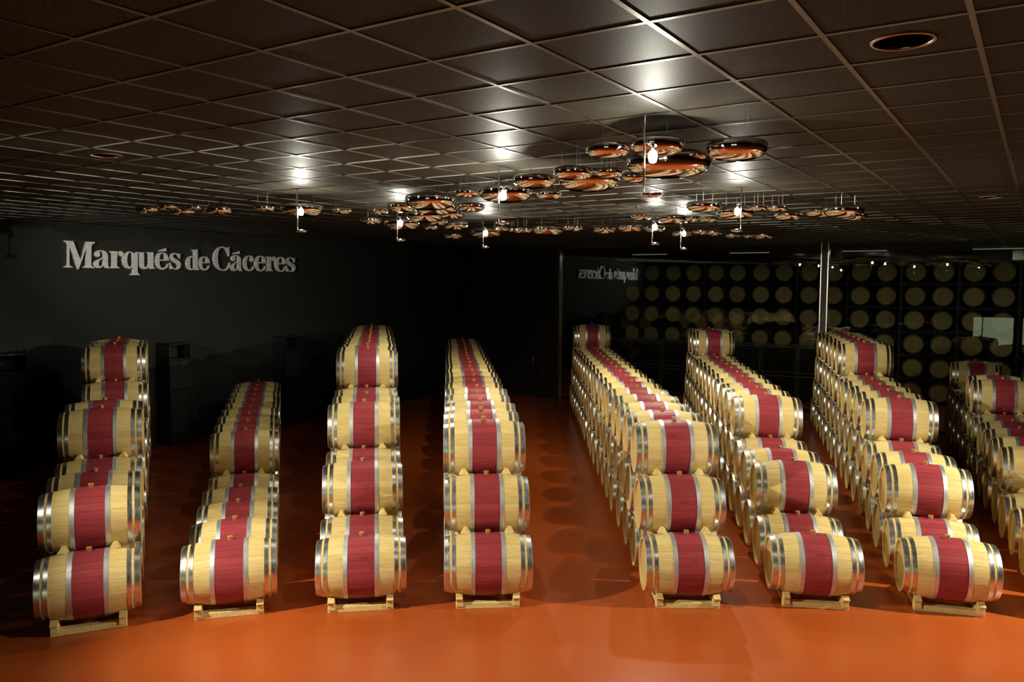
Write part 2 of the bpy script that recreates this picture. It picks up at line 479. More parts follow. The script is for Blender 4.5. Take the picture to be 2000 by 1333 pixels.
for ri, (x0, y0, ang, tiers) in enumerate(ROWS):
    dx, dy = math.sin(ang), math.cos(ang)
    for L, idx in tiers.items():
        for n, j in enumerate(idx):
            t = PITCH_B * (j + 0.5 * (L - 1))
            jx, jr = brnd.uniform(-0.012, 0.012), brnd.uniform(-0.012, 0.012)
            loc = (x0 + dx * t + math.cos(ang) * jx, y0 + dy * t - math.sin(ang) * jx, C1 + STEP * (L - 1))
            near = math.hypot(loc[0], loc[1]) < 12.6 and (n == 0 or j < 4)
            lab = 'red-banded oak barrel, %s row from left, %s, %s' % (ORD[ri], TIER[L], ORD[n] + ' from front')
            if len(idx) == 1: lab = 'red-banded oak barrel alone on the top tier, %s row from left' % ORD[ri]
            barrel('wine_barrel', loc, -ang + jr, lab, 'red-banded oak barrels stacked in rows', near, brnd)

# wooden cradles under the bottom tier and chocks in front of each raised barrel
def prism(name, pts, x0, x1, mt, bev=0.0):
    """extrude a y-z outline along x"""
    bm = bmesh.new()
    a = [bm.verts.new((x0, y, z)) for y, z in pts]; b = [bm.verts.new((x1, y, z)) for y, z in pts]
    bm.faces.new(a); bm.faces.new(b)
    for i in range(len(pts)): bm.faces.new((a[i], a[(i + 1) % len(pts)], b[(i + 1) % len(pts)], b[i]))
    if bev: bmesh.ops.bevel(bm, geom=list(bm.edges), offset=bev, segments=1, affect='EDGES')
    return bm_mesh(name, bm, mt)
FRONT_CHOCK = prism('stop_block', [(-0.245, 0.098), (-0.165, 0.098), (-0.155, 0.145), (-0.185, 0.162), (-0.262, 0.124)], -0.037, 0.037, M['pine'], 0.004)
MID_CHOCK = prism('wedge_block', [(-0.10, 0.098), (0.10, 0.098), (0.0, 0.165)], -0.035, 0.035, M['pine'], 0.003)
CROSS = box_mesh('cross_beam', -0.345, 0.345, -0.045, 0.045, 0.0, 0.062, M['pine'], 0.004)
for ri, (x0, y0, ang, tiers) in enumerate(ROWS):
    e = empty('barrel_cradle', (x0, y0, 0), -ang)
    tag(e, 'pale pine timber cradle under the %s barrel row from left' % ORD[ri], 'cradle', 'timber cradles under the barrel rows')
    end = PITCH_B * max(tiers[1]) + 0.25
    for s in (-1, 1):
        box('rail', (s * 0.306 - 0.036, s * 0.306 + 0.036, -0.23, end, 0.03, 0.100), M['pine'], e, 0.004)
        obj('stop_block', FRONT_CHOCK, e, (s * 0.308, 0, 0))
        for k in range(max(tiers[1])): obj('wedge_block', MID_CHOCK, e, (s * 0.306, PITCH_B * (k + 0.5), 0))
    yb = -0.17
    while yb < end:
        obj('cross_beam', CROSS, e, (0, yb, 0)); yb += PITCH_B * 2

def chock_mesh():
    bm = bmesh.new()
    base = [(-0.050, -0.03, -0.026), (0.052, -0.03, -0.026), (0.055, 0.09, -0.045), (-0.055, 0.09, -0.045)]
    top = [(-0.016, -0.008, 0.022), (0.018, -0.010, 0.021), (0.022, 0.072, 0.030), (-0.020, 0.072, 0.030)]
    a = [bm.verts.new(p) for p in base]; b = [bm.verts.new(p) for p in top]
    bm.faces.new(a); bm.faces.new(b)
    for i in range(4): bm.faces.new((a[i], a[(i + 1) % 4], b[(i + 1) % 4], b[i]))
    bmesh.ops.bevel(bm, geom=list(bm.edges), offset=0.003, segments=1, affect='EDGES')
    return bm_mesh('wooden_chock', bm, M['pine'])
CHOCK = chock_mesh()
for ri, (x0, y0, ang, tiers) in enumerate(ROWS):
    for L in (2, 3, 4):
        idx = tiers.get(L, [])
        for j in idx:
            if j - 1 in idx: continue
            if j not in tiers[L - 1]: continue
            first = j == idx[0]
            t = PITCH_B * (j + 0.5 * (L - 2)) + 0.055
            for s in (-1, 1):
                xo = s * 0.243
                z = C1 + STEP * (L - 2) + rad(xo) + 0.026
                loc = (x0 + math.sin(ang) * t + math.cos(ang) * xo, y0 + math.cos(ang) * t - math.sin(ang) * xo, z)
                o = obj('wooden_chock', CHOCK, None, loc, (0, 0, -ang + brnd.uniform(-0.15, 0.15)))
                tag(o, '%s pine chock holding the %s %s barrel, %s row from left' % ('left' if s < 0 else 'right', 'front' if first else 'rear', TIER[L], ORD[ri]), 'chock', 'pine chocks between barrel tiers')

# ------------------------------------------------------------------ ceiling lights: mirror pebbles and uplight lamps
CLUSTERS= ['nearest cluster', 'second nearest cluster', 'cluster over the fourth barrel row', 'dense cluster over the third barrel row', 'low cluster right of the sign', 'central far cluster', 'leftmost cluster', 'cluster above the sign', 'rightmost cluster', 'cluster above the fifth barrel row', 'farthest cluster by the glass wall']
PEB= [(0.679, 5.937, 0.16, 0),
 (1.012, 5.805, 0.192, 0),
 (1.188, 6.318, 0.307, 0),
 (1.602, 5.929, 0.223, 0),
 (0.195, 7.613, 0.201, 1),
 (0.51, 7.035, 0.172, 1),
 (0.704, 7.633, 0.299, 1),
 (0.814, 6.992, 0.118, 1),
 (1.116, 7.495, 0.127, 1),
 (-0.494, 8.812, 0.133, 2),
 (-0.511, 10.078, 0.164, 2),
 (-0.078, 8.79, 0.276, 2),
 (0.382, 8.765, 0.137, 2),
 (-1.774, 10.906, 0.13, 3),
 (-1.409, 10.46, 0.19, 3),
 (-1.213, 11.326, 0.249, 3),
 (-0.961, 9.568, 0.294, 3),
 (-0.971, 10.299, 0.252, 3),
 (-0.824, 11.139, 0.175, 3),
 (-2.19, 12.729, 0.176, 4),
 (-1.724, 12.793, 0.281, 4),
 (-1.388, 13.981, 0.132, 4),
 (-1.171, 12.851, 0.153, 4),
 (-1.151, 15.885, 0.189, 4),
 (-0.943, 13.59, 0.222, 4),
 (-0.487, 14.937, 0.29, 5),
 (-0.214, 14.124, 0.142, 5),
 (0.024, 14.752, 0.12, 5),
 (0.172, 14.199, 0.169, 5),
 (0.613, 14.32, 0.278, 5),
 (1.026, 13.893, 0.174, 5),
 (-4.775, 10.746, 0.148, 6),
 (-4.501, 10.728, 0.121, 6),
 (-4.413, 11.008, 0.159, 6),
 (-4.112, 10.62, 0.107, 6),
 (-4.221, 11.375, 0.086, 6),
 (-3.822, 10.699, 0.188, 6),
 (-3.258, 10.788, 0.142, 7),
 (-2.716, 10.613, 0.266, 7),
 (-2.246, 10.792, 0.129, 7),
 (2.356, 10.153, 0.204, 8),
 (2.851, 10.533, 0.238, 8),
 (3.05, 10.232, 0.116, 8),
 (3.309, 10.29, 0.129, 8),
 (3.678, 10.983, 0.179, 8),
 (4.049, 10.881, 0.184, 8),
 (4.14, 10.303, 0.239, 8),
 (4.629, 11.151, 0.168, 8),
 (1.834, 11.771, 0.148, 9),
 (2.235, 11.57, 0.203, 9),
 (2.585, 11.982, 0.15, 9),
 (2.868, 11.961, 0.128, 9),
 (1.554, 13.969, 0.202, 10),
 (1.992, 13.931, 0.218, 10),
 (2.361, 13.658, 0.18, 10),
 (3.099, 15.043, 0.207, 10),
 (3.407, 14.833, 0.158, 10),
 (3.579, 14.561, 0.155, 10),
 (4.239, 15.824, 0.169, 10),
 (4.541, 15.793, 0.129, 10),
 (4.727, 15.461, 0.204, 10)]
LAMPS= [(0.948, 5.615, 4.121, 0.89),
 (-0.094, 8.081, 4.111, -0.118),
 (-2.578, 10.022, 4.146, -2.599),
 (-1.607, 11.762, 4.138, -1.622),
 (-0.452, 13.86, 4.142, -0.485),
 (2.62, 9.612, 4.157, 2.644),
 (2.123, 12.242, 4.135, 2.113),
 (2.852, 13.68, 4.129, 2.798)]
SIGN=[('M',[[(8.615,4.307),(8.79,4.303),(8.921,3.944),(9.046,4.305),(9.225,4.304),(9.218,4.277),(9.165,4.249),(9.153,4.208),(9.138,3.845),(9.16,3.815),(9.211,3.8),(9.21,3.785),(8.971,3.788),(8.974,3.804),(9.017,3.818),(9.035,3.849),(9.046,4.175),(8.879,3.75),(8.861,3.76),(8.714,4.183),(8.701,3.86),(8.716,3.819),(8.768,3.799),(8.773,3.787),(8.597,3.785),(8.6,3.8),(8.652,3.823),(8.669,3.863),(8.681,4.22),(8.666,4.268),(8.619,4.292)]]),
('a',[[(9.225,4.046),(9.223,4.079),(9.247,4.12),(9.296,4.141),(9.352,4.148),(9.421,4.137),(9.473,4.101),(9.491,4.048),(9.486,3.873),(9.493,3.826),(9.51,3.808),(9.532,3.806),(9.532,3.792),(9.439,3.79),(9.407,3.808),(9.394,3.842),(9.363,3.807),(9.313,3.788),(9.258,3.786),(9.211,3.811),(9.189,3.853),(9.193,3.892),(9.221,3.926),(9.277,3.955),(9.333,3.976),(9.389,4.005),(9.397,4.025),(9.395,4.072),(9.383,4.111),(9.358,4.129),(9.33,4.127),(9.312,4.109),(9.322,4.083),(9.328,4.049),(9.306,4.018),(9.272,4.008),(9.24,4.02)],[(9.391,3.982),(9.346,3.962),(9.311,3.934),(9.289,3.895),(9.291,3.855),(9.312,3.829),(9.342,3.823),(9.373,3.844),(9.39,3.871)]]),
('r',[[(9.536,4.135),(9.683,4.14),(9.686,4.096),(9.711,4.131),(9.755,4.146),(9.798,4.141),(9.827,4.114),(9.83,4.08),(9.81,4.046),(9.774,4.033),(9.738,4.05),(9.725,4.084),(9.736,4.114),(9.715,4.108),(9.695,4.069),(9.684,4.014),(9.679,3.851),(9.693,3.82),(9.733,3.812),(9.735,3.797),(9.524,3.789),(9.527,3.804),(9.56,3.817),(9.578,3.849),(9.584,4.079),(9.572,4.109),(9.536,4.12)]]),
('q',[[(9.801,3.963),(9.814,4.032),(9.855,4.095),(9.915,4.136),(9.974,4.147),(10.018,4.135),(10.048,4.116),(10.093,4.124),(10.123,4.146),(10.143,4.147),(10.131,3.723),(10.145,3.691),(10.18,3.675),(10.179,3.658),(9.965,3.655),(9.969,3.672),(10.006,3.689),(10.024,3.721),(10.026,3.825),(9.987,3.796),(9.935,3.784),(9.869,3.808),(9.824,3.868)],[(9.903,3.966),(9.913,4.049),(9.936,4.105),(9.974,4.13),(10.011,4.121),(10.027,4.08),(10.025,3.873),(10.003,3.838),(9.966,3.824),(9.932,3.843),(9.909,3.898)]]),
('u',[[(10.142,4.136),(10.285,4.141),(10.282,3.88),(10.29,3.841),(10.319,3.827),(10.366,3.854),(10.392,3.896),(10.397,4.093),(10.388,4.124),(10.358,4.131),(10.358,4.144),(10.507,4.149),(10.499,3.871),(10.508,3.831),(10.54,3.815),(10.538,3.801),(10.403,3.791),(10.388,3.83),(10.349,3.797),(10.295,3.785),(10.227,3.794),(10.19,3.835),(10.181,3.891),(10.186,4.086),(10.175,4.116),(10.142,4.123)]]),
('e',[[(10.539,3.971),(10.554,4.042),(10.59,4.107),(10.646,4.142),(10.717,4.154),(10.789,4.143),(10.84,4.102),(10.866,4.038),(10.873,3.98),(10.641,3.971),(10.644,3.903),(10.662,3.846),(10.706,3.819),(10.765,3.827),(10.814,3.864),(10.842,3.919),(10.863,3.92),(10.85,3.858),(10.804,3.813),(10.74,3.786),(10.676,3.785),(10.606,3.816),(10.56,3.879)],[(10.642,3.999),(10.769,4.003),(10.778,4.035),(10.776,4.085),(10.756,4.123),(10.717,4.136),(10.677,4.114),(10.652,4.067)]]),
('accent',[[(10.636,4.187),(10.803,4.258),(10.814,4.194),(10.806,4.183),(10.642,4.173)]]),
('s',[[(10.892,3.798),(10.893,3.938),(10.907,3.943),(10.927,3.881),(10.966,3.831),(11.015,3.811),(11.064,3.826),(11.09,3.863),(11.083,3.899),(11.05,3.928),(10.97,3.962),(10.922,3.996),(10.902,4.046),(10.913,4.097),(10.95,4.138),(11.015,4.155),(11.072,4.146),(11.113,4.133),(11.138,4.144),(11.151,4.141),(11.148,4.032),(11.132,4.029),(11.112,4.082),(11.071,4.12),(11.023,4.132),(10.986,4.117),(10.969,4.084),(10.98,4.056),(11.02,4.028),(11.093,4.001),(11.147,3.959),(11.165,3.909),(11.156,3.857),(11.122,3.813),(11.055,3.79),(10.998,3.796),(10.95,3.814),(10.917,3.797)]]),
('d',[[(11.455,4.238),(11.589,4.258),(11.598,4.251),(11.589,3.872),(11.597,3.835),(11.628,3.816),(11.624,3.798),(11.513,3.785),(11.497,3.818),(11.467,3.795),(11.416,3.786),(11.357,3.8),(11.311,3.851),(11.293,3.931),(11.312,4.012),(11.355,4.072),(11.415,4.101),(11.466,4.098),(11.499,4.077),(11.502,4.188),(11.489,4.214),(11.455,4.223)],[(11.391,3.934),(11.396,4.015),(11.417,4.067),(11.452,4.078),(11.482,4.059),(11.495,4.018),(11.491,3.855),(11.473,3.817),(11.439,3.806),(11.409,3.831),(11.396,3.875)]]),
('e',[[(11.617,3.947),(11.629,4.008),(11.66,4.064),(11.709,4.093),(11.771,4.104),(11.832,4.094),(11.877,4.058),(11.9,4.004),(11.906,3.955),(11.705,3.947),(11.708,3.889),(11.723,3.84),(11.761,3.817),(11.813,3.824),(11.855,3.855),(11.879,3.903),(11.898,3.903),(11.887,3.85),(11.847,3.812),(11.791,3.789),(11.736,3.788),(11.675,3.815),(11.635,3.869)],[(11.706,3.971),(11.816,3.974),(11.823,4.002),(11.822,4.044),(11.804,4.077),(11.77,4.088),(11.735,4.07),(11.714,4.029)]]),
('C',[[(12.006,4.063),(12.026,4.17),(12.082,4.263),(12.156,4.324),(12.247,4.349),(12.329,4.337),(12.393,4.314),(12.431,4.338),(12.45,4.347),(12.445,4.126),(12.427,4.125),(12.4,4.206),(12.356,4.281),(12.292,4.32),(12.228,4.322),(12.173,4.282),(12.139,4.204),(12.123,4.082),(12.13,3.96),(12.164,3.87),(12.218,3.822),(12.291,3.814),(12.365,3.843),(12.422,3.906),(12.446,3.984),(12.472,3.982),(12.455,3.891),(12.398,3.821),(12.318,3.788),(12.226,3.79),(12.136,3.823),(12.056,3.898),(12.019,3.98)]]),
('a',[[(12.507,4.058),(12.505,4.093),(12.53,4.135),(12.578,4.157),(12.634,4.163),(12.703,4.152),(12.755,4.115),(12.774,4.059),(12.77,3.877),(12.778,3.828),(12.794,3.809),(12.817,3.807),(12.817,3.793),(12.724,3.791),(12.692,3.81),(12.679,3.845),(12.647,3.809),(12.598,3.789),(12.543,3.788),(12.495,3.813),(12.473,3.857),(12.477,3.899),(12.505,3.934),(12.56,3.963),(12.616,3.985),(12.672,4.014),(12.68,4.036),(12.678,4.084),(12.665,4.126),(12.64,4.144),(12.612,4.142),(12.594,4.123),(12.605,4.096),(12.611,4.061),(12.589,4.029),(12.555,4.018),(12.523,4.031)],[(12.675,3.991),(12.63,3.97),(12.595,3.942),(12.573,3.901),(12.575,3.859),(12.596,3.832),(12.627,3.825),(12.658,3.847),(12.674,3.875)]]),
('accent',[[(12.559,4.197),(12.74,4.27),(12.744,4.203),(12.738,4.195),(12.568,4.184)]]),
('c',[[(12.83,3.963),(12.851,4.058),(12.9,4.122),(12.979,4.164),(13.057,4.167),(13.125,4.137),(13.154,4.083),(13.143,4.043),(13.103,4.014),(13.058,4.024),(13.039,4.055),(13.046,4.092),(13.076,4.12),(13.047,4.146),(12.998,4.141),(12.958,4.1),(12.941,4.029),(12.939,3.934),(12.957,3.863),(13.011,3.825),(13.07,3.839),(13.114,3.875),(13.137,3.915),(13.16,3.907),(13.14,3.851),(13.089,3.807),(13.011,3.79),(12.933,3.807),(12.866,3.861)]]),
('e',[[(13.176,3.985),(13.19,4.058),(13.227,4.124),(13.286,4.16),(13.36,4.172),(13.435,4.16),(13.489,4.118),(13.516,4.053),(13.524,3.994),(13.282,3.985),(13.286,3.915),(13.305,3.856),(13.35,3.828),(13.412,3.837),(13.463,3.874),(13.492,3.931),(13.514,3.932),(13.501,3.868),(13.454,3.823),(13.386,3.795),(13.32,3.794),(13.246,3.826),(13.198,3.891)],[(13.283,4.014),(13.415,4.017),(13.424,4.05),(13.422,4.101),(13.401,4.14),(13.36,4.153),(13.318,4.132),(13.292,4.083)]]),
('r',[[(13.519,4.156),(13.672,4.161),(13.676,4.115),(13.702,4.151),(13.747,4.166),(13.792,4.16),(13.821,4.133),(13.825,4.099),(13.805,4.063),(13.767,4.051),(13.73,4.068),(13.716,4.102),(13.727,4.133),(13.706,4.127),(13.686,4.088),(13.674,4.032),(13.671,3.865),(13.686,3.833),(13.727,3.824),(13.73,3.809),(13.51,3.802),(13.513,3.817),(13.548,3.83),(13.566,3.863),(13.57,4.098),(13.557,4.129),(13.519,4.14)]]),
('e',[[(13.798,3.979),(13.813,4.052),(13.85,4.118),(13.91,4.153),(13.985,4.166),(14.061,4.153),(14.117,4.111),(14.145,4.047),(14.152,3.988),(13.907,3.979),(13.91,3.91),(13.93,3.852),(13.976,3.824),(14.039,3.833),(14.091,3.87),(14.121,3.926),(14.143,3.927),(14.13,3.864),(14.081,3.819),(14.013,3.791),(13.945,3.79),(13.87,3.822),(13.822,3.886)],[(13.907,4.008),(14.042,4.012),(14.051,4.044),(14.048,4.095),(14.027,4.133),(13.985,4.147),(13.943,4.125),(13.917,4.076)]]),
('s',[[(14.159,3.801),(14.158,3.944),(14.174,3.949),(14.196,3.886),(14.239,3.835),(14.293,3.813),(14.347,3.829),(14.374,3.867),(14.366,3.904),(14.33,3.933),(14.242,3.968),(14.189,4.004),(14.167,4.055),(14.178,4.107),(14.218,4.15),(14.289,4.167),(14.352,4.157),(14.396,4.144),(14.424,4.155),(14.438,4.153),(14.436,4.04),(14.418,4.037),(14.396,4.092),(14.351,4.13),(14.298,4.144),(14.258,4.128),(14.24,4.094),(14.252,4.065),(14.296,4.037),(14.376,4.009),(14.435,3.966),(14.456,3.914),(14.446,3.861),(14.409,3.816),(14.337,3.792),(14.275,3.798),(14.221,3.817),(14.186,3.8)]])]

def pebble_mesh(r, seed):
    rnd = random.Random(seed)
    bm = bmesh.new(); n, mrings = 40, 26
    ph, el = rnd.uniform(0, 6.28), rnd.uniform(0.0, 0.06)
    prof = []
    for i in range(mrings + 1):
        t = math.pi * i / mrings - math.pi / 2
        q = 2 / 2.7   # flattened underside
        prof.append((math.copysign(abs(math.sin(t)) ** q, math.sin(t)), max(0.0, math.cos(t)) ** q))
    rings = []
    for s, c in prof[1:-1]:
        ring = []
        for k in range(n):
            a = 2 * math.pi * k / n
            rr = r * c * (1 + el * math.cos(2 * (a - ph)))
            ring.append(bm.verts.new((rr * math.cos(a), rr * math.sin(a), r * (0.46 if s < 0 else 0.20) * s)))
        rings.append(ring)
    for a, b in zip(rings, rings[1:]):
        for i in range(n): bm.faces.new((a[i], a[(i + 1) % n], b[(i + 1) % n], b[i]))
    for rg_, z in ((rings[0], -0.46 * r), (rings[-1], 0.20 * r)):
        v = bm.verts.new((0, 0, z))
        for i in range(n): bm.faces.new((rg_[i], rg_[(i + 1) % n], v))
    return bm_mesh('mirror_pebble', bm, M['mirror'], True)
bm = bmesh.new(); add_tube(bm, (0, 0, 0), (0, 0, 1), 0.0018, 5); WIRE = bm_mesh('wire', bm, M['steel'])
order = {}
for n, (x, y, r, k) in enumerate(PEB): order.setdefault(k, []).append((x / y, n))
rank = {n: i for k, L in order.items() for i, (q, n) in enumerate(sorted(L))}
for n, (x, y, r, k) in enumerate(PEB):
    z = 4.48 + 0.02 * math.sin(n * 2.4)
    e = empty('mirror_pebble', (x, y, z))
    tag(e, 'mirrored ceiling pebble, %s, %s from left' % (CLUSTERS[k], ORD[rank[n]]), 'ceiling mirror', 'mirrored pebbles hanging under the ceiling')
    obj('pebble', pebble_mesh(r, n), e)
    for q in range(3):
        a = q * 2.094 + n
        w = obj('wire', WIRE, e, (0.55 * r * math.cos(a), 0.55 * r * math.sin(a), 0.1 * r)); w.scale = (1, 1, CEIL - z - 0.1 * r - 0.005)
bm = bmesh.new(); add_lathe(bm, [(0.0, 0.004), (0.002, 0.035), (0.012, 0.062), (0.022, 0.068), (0.032, 0.062), (0.036, 0.03)], 28); SAUCER = bm_mesh('saucer', bm, M['mirror'], True)
bm = bmesh.new(); add_lathe(bm, [(0, 0.012), (0.05, 0.012), (0.055, 0.009)], 12); SOCKET = bm_mesh('socket', bm, M['steel'], True)
bm = bmesh.new(); add_lathe(bm, [(-0.05, 0.008), (-0.042, 0.024), (-0.01, 0.032), (0.02, 0.028), (0.035, 0.014)], 16); MIRROR_GLARE = bm_mesh('mirror_glare', bm, M['mirror_glare'], True)
LNAME = ['nearest the camera', 'over the fourth barrel row', 'above the sign', 'right of the sign', 'at the centre back',
         'over the sixth barrel row', 'behind the fifth barrel row', 'farthest back beside the glass wall']
for n, (x, y, zs, xr) in enumerate(LAMPS):
    e = tag(empty('uplight_lamp', (x, y, CEIL)), 'glaring halogen lamp on a thin rod with mirrored saucer, ' + LNAME[n], 'lamp', 'halogen rod lamps')
    dx = xr - x; dx = math.copysign(max(abs(dx), 0.045), dx)
    bm = bmesh.new(); add_tube(bm, (dx, 0, 0), (dx, 0, zs - CEIL), 0.007, 8)
    obj('rod', bm_mesh('rod', bm, M['steel'], True), e)
    bm = bmesh.new(); add_tube(bm, (dx, 0, -0.19), (0, 0, -0.19), 0.005, 6)
    arm = obj('arm', bm_mesh('arm', bm, M['steel'], True), e)
    obj('socket', SOCKET, e, (0, 0, -0.235))
    obj('mirror_glare', MIRROR_GLARE, e, (0, 0, 4.375 - CEIL))  # glowing shape, added with arm and socket, imitates the uplight's reflection
    obj('saucer', SAUCER, e, (0, 0, zs - CEIL - 0.03))
    ld = bpy.data.lights.new('lamp_light', 'SPOT'); ld.energy = LAMP_WATTS[n] * 4; ld.color = LAMP_COLOR; ld.shadow_soft_size = 0.035
    ld.spot_size = math.radians(172); ld.spot_blend = 0.35
    lo = bpy.data.objects.new('lamp_light', ld); lo.location = (0, 0, 4.285 - CEIL); link(lo, e)
    ld = bpy.data.lights.new('lamp_spill', 'SPOT'); ld.spot_size = math.radians(174); ld.spot_blend = 0.1; ld.energy = 36; ld.color = LAMP_COLOR; ld.shadow_soft_size = 0.03; ld.specular_factor = 0.2
    lo = bpy.data.objects.new('lamp_spill', ld); lo.location = (0, 0, 4.31 - CEIL); lo.rotation_euler = (math.pi, 0, 0); link(lo, e)
for p, q, w_, cone, blend, what in SPOTS:
    d = (Vector(q) - Vector(p)).normalized(); rot = d.to_track_quat('-Z', 'Y')
    e = tag(empty('ceiling_spotlight', (p[0], p[1], CEIL)), 'black ceiling spotlight aimed at ' + what, 'spotlight', 'black ceiling spotlights')
    bm = bmesh.new(); add_tube(bm, (0, 0, 0), (0, 0, p[2] - CEIL), 0.012); add_lathe(bm, [(-0.02, 0.05), (0.0, 0.05)], 20); obj('stem', bm_mesh('stem', bm, M['rubber']), e)
    bm = bmesh.new(); add_lathe(bm, [(0.11, 0.03), (0.10, 0.055), (-0.06, 0.065), (-0.06, 0.058), (0.02, 0.045), (0.025, 0.01)], 24, cap=False)
    c_ = obj('housing', bm_mesh('housing', bm, M['rubber'], True), e, (0, 0, p[2] - CEIL)); c_.rotation_mode = 'QUATERNION'; c_.rotation_quaternion = rot
    ld = bpy.data.lights.new('spot_light', 'SPOT'); ld.energy = w_; ld.color = LAMP_COLOR; ld.shadow_soft_size = 0.03
    ld.spot_size = math.radians(cone); ld.spot_blend = blend
    lo = bpy.data.objects.new('spot_light', ld); lo.location = Vector((0, 0, p[2] - CEIL)) + d * 0.07; link(lo, e); lo.rotation_mode = 'QUATERNION'; lo.rotation_quaternion = rot

# ------------------------------------------------------------------ lettering on the left wall
sign = tag(empty('wall_sign', W(A0, 11.6, 4.0), RZ), 'large brushed metal letters reading Marqués de Cáceres on the dark wall', 'sign')
LET = {'M': 'letter_m_capital', 'C': 'letter_c_capital', 'accent': 'accent_mark'}
for ch, cont in SIGN:
    cu = bpy.data.curves.new('letter', 'CURVE'); cu.dimensions = '2D'; cu.fill_mode = 'BOTH'; cu.extrude = 0.025
    for c in cont:
        spn = cu.splines.new('POLY'); spn.points.add(len(c) - 1); spn.use_cyclic_u = True
        for p, (b, z) in zip(spn.points, c): p.co = (b - 11.6, z - 4.0, 0, 1)
    tmpo = bpy.data.objects.new('tmp', cu); COL.objects.link(tmpo)
    dg = bpy.context.evaluated_depsgraph_get(); dg.update()
    me = bpy.data.meshes.new_from_object(tmpo.evaluated_get(dg))
    bpy.data.objects.remove(tmpo); bpy.data.curves.remove(cu)
    me.transform(Matrix(((0, 0, 1, 0.04), (1, 0, 0, 0), (0, 1, 0, 0), (0, 0, 0, 1))))
    me.materials.clear(); me.materials.append(M['sign'])
    obj(LET.get(ch, 'letter_' + ch), me, sign)

# dark cabinets along the left wall
for b, lab in ((7.42, 'black wall cabinet with open top niche, nearest, at the left edge'), (10.82, 'black wall cabinet with open top niche, between first and second rows'), (14.0, 'black wall cabinet with open top niche, farthest, beside third row')):
    e = tag(empty('wall_cabinet', W(A0, b), RZ), lab, 'cabinet', 'black cabinets along the left wall')
    d, w = 0.47, 0.27
    for dims in ((0, d, -w, -w + 0.03, 0, 2.2), (0, d, w - 0.03, w, 0, 2.2), (0, d, -w, w, 2.17, 2.2), (0, d, -w, w, 0, 0.06), (0, d, -w + 0.03, w - 0.03, 1.84, 1.87)):
        box('carcass_panel', dims, M['darkwood'], e)
    box('back_panel', (0, 0.02, -w + 0.03, w - 0.03, 0.06, 2.17), M['darkwood'], e)
    for z0, z1 in ((0.07, 1.20), (1.215, 1.83)):
        dr = box('cabinet_door', (d - 0.02, d + 0.004, -w + 0.035, w - 0.035, z0, z1), M['wall'], e, 0.003)

# ------------------------------------------------------------------ cellar behind the glass: racks, cages, pallet truck
RC = [-12.02 + 1.531 * k + s * 0.37 for k in range(9) for s in (-1, 1)]
RZS = [3.96 - 0.716 * k for k in range(6)]
LEVEL = ['top shelf', 'second shelf from top', 'third shelf from top', 'third shelf from bottom', 'second shelf from bottom', 'bottom shelf']
bm = bmesh.new(); head_bm(bm, 0.447, rad(0.447) - 0.026); RHEAD = bm_mesh('barrel_head', bm, M['old_head'])
bm = bmesh.new(); body_bm(bm, 99); RBODY = bm_mesh('barrel_body', bm, [M['old_oak'], M['old_oak']])
RHOOPS = []
for x0, x1, mt in HSPEC[:2]:
    bm = bmesh.new(); hoop_bm(bm, x0, x1, 40, False); me = bm_mesh('hoop', bm, M['rack_hoop']); mark_sharp(me); RHOOPS.append(me)
for ci, a in enumerate(RC):
    for zi, z in enumerate(RZS):
        if a < -5.3 and zi > 3: continue
        e = empty('racked_barrel', W(a, 27.55, z), RZ - math.pi / 2)
        tag(e, 'plain barrel end on rack behind glass, %s, column %s from left' % (LEVEL[zi], ORD[ci]), 'barrel', 'barrels racked behind the glass wall')
        obj('barrel_body', RBODY, e)
        obj('barrel_head', RHEAD, e)
        for me in RHOOPS: obj('hoop', me, e)
for k in range(0, len(RC), 2):
    a0, a1 = RC[k] - 0.375, RC[k + 1] + 0.375; c = (a0 + a1) / 2
    e = tag(empty('barrel_rack', W(c, 27.55), RZ), 'dark steel barrel rack behind glass, %s bay from left' % ORD[k // 2], 'rack', 'steel barrel racks behind the glass')
    for s in (-1, 1):
        box('upright', (s * (a1 - a0) / 2 - 0.012, s * (a1 - a0) / 2 + 0.012, -0.38, -0.34, 0, 4.3), M['dark_metal'], e)
        box('upright', (s * (a1 - a0) / 2 - 0.012, s * (a1 - a0) / 2 + 0.012, 0.34, 0.38, 0, 4.3), M['dark_metal'], e)
    for z in RZS:
        for zz in (z - 0.385, z - 0.335):
            box('beam', (-(a1 - a0) / 2, (a1 - a0) / 2, -0.385, -0.345, zz, zz + 0.018), M['dark_metal'], e)
            box('beam', (-(a1 - a0) / 2, (a1 - a0) / 2, 0.345, 0.385, zz, zz + 0.018), M['dark_metal'], e)

# bottle cages
bm = bmesh.new()
for dims in ((-0.52, -0.48, -0.5, -0.46, 0, 0.86), (0.48, 0.52, -0.5, -0.46, 0, 0.86), (-0.52, -0.48, 0.46, 0.5, 0, 0.86), (0.48, 0.52, 0.46, 0.5, 0, 0.86),
             (-0.48, 0.48, -0.5, -0.46, 0.06, 0.10), (-0.48, 0.48, -0.5, -0.46, 0.82, 0.86), (-0.48, 0.48, 0.46, 0.5, 0.06, 0.10), (-0.48, 0.48, 0.46, 0.5, 0.82, 0.86),
             (-0.52, -0.48, -0.46, 0.46, 0.06, 0.10), (0.48, 0.52, -0.46, 0.46, 0.06, 0.10), (-0.52, -0.48, -0.46, 0.46, 0.82, 0.86), (0.48, 0.52, -0.46, 0.46, 0.82, 0.86)):
    add_box(bm, *dims)
CAGE = bm_mesh('frame', bm, M['cage'])
bm = bmesh.new()
for k in range(9): add_box(bm, -0.48, 0.48, -0.512, -0.506, 0.10 + k * 0.09, 0.106 + k * 0.09)
for k in range(9): add_box(bm, -0.40 + k * 0.10, -0.394 + k * 0.10, -0.506, -0.500, 0.10, 0.82)
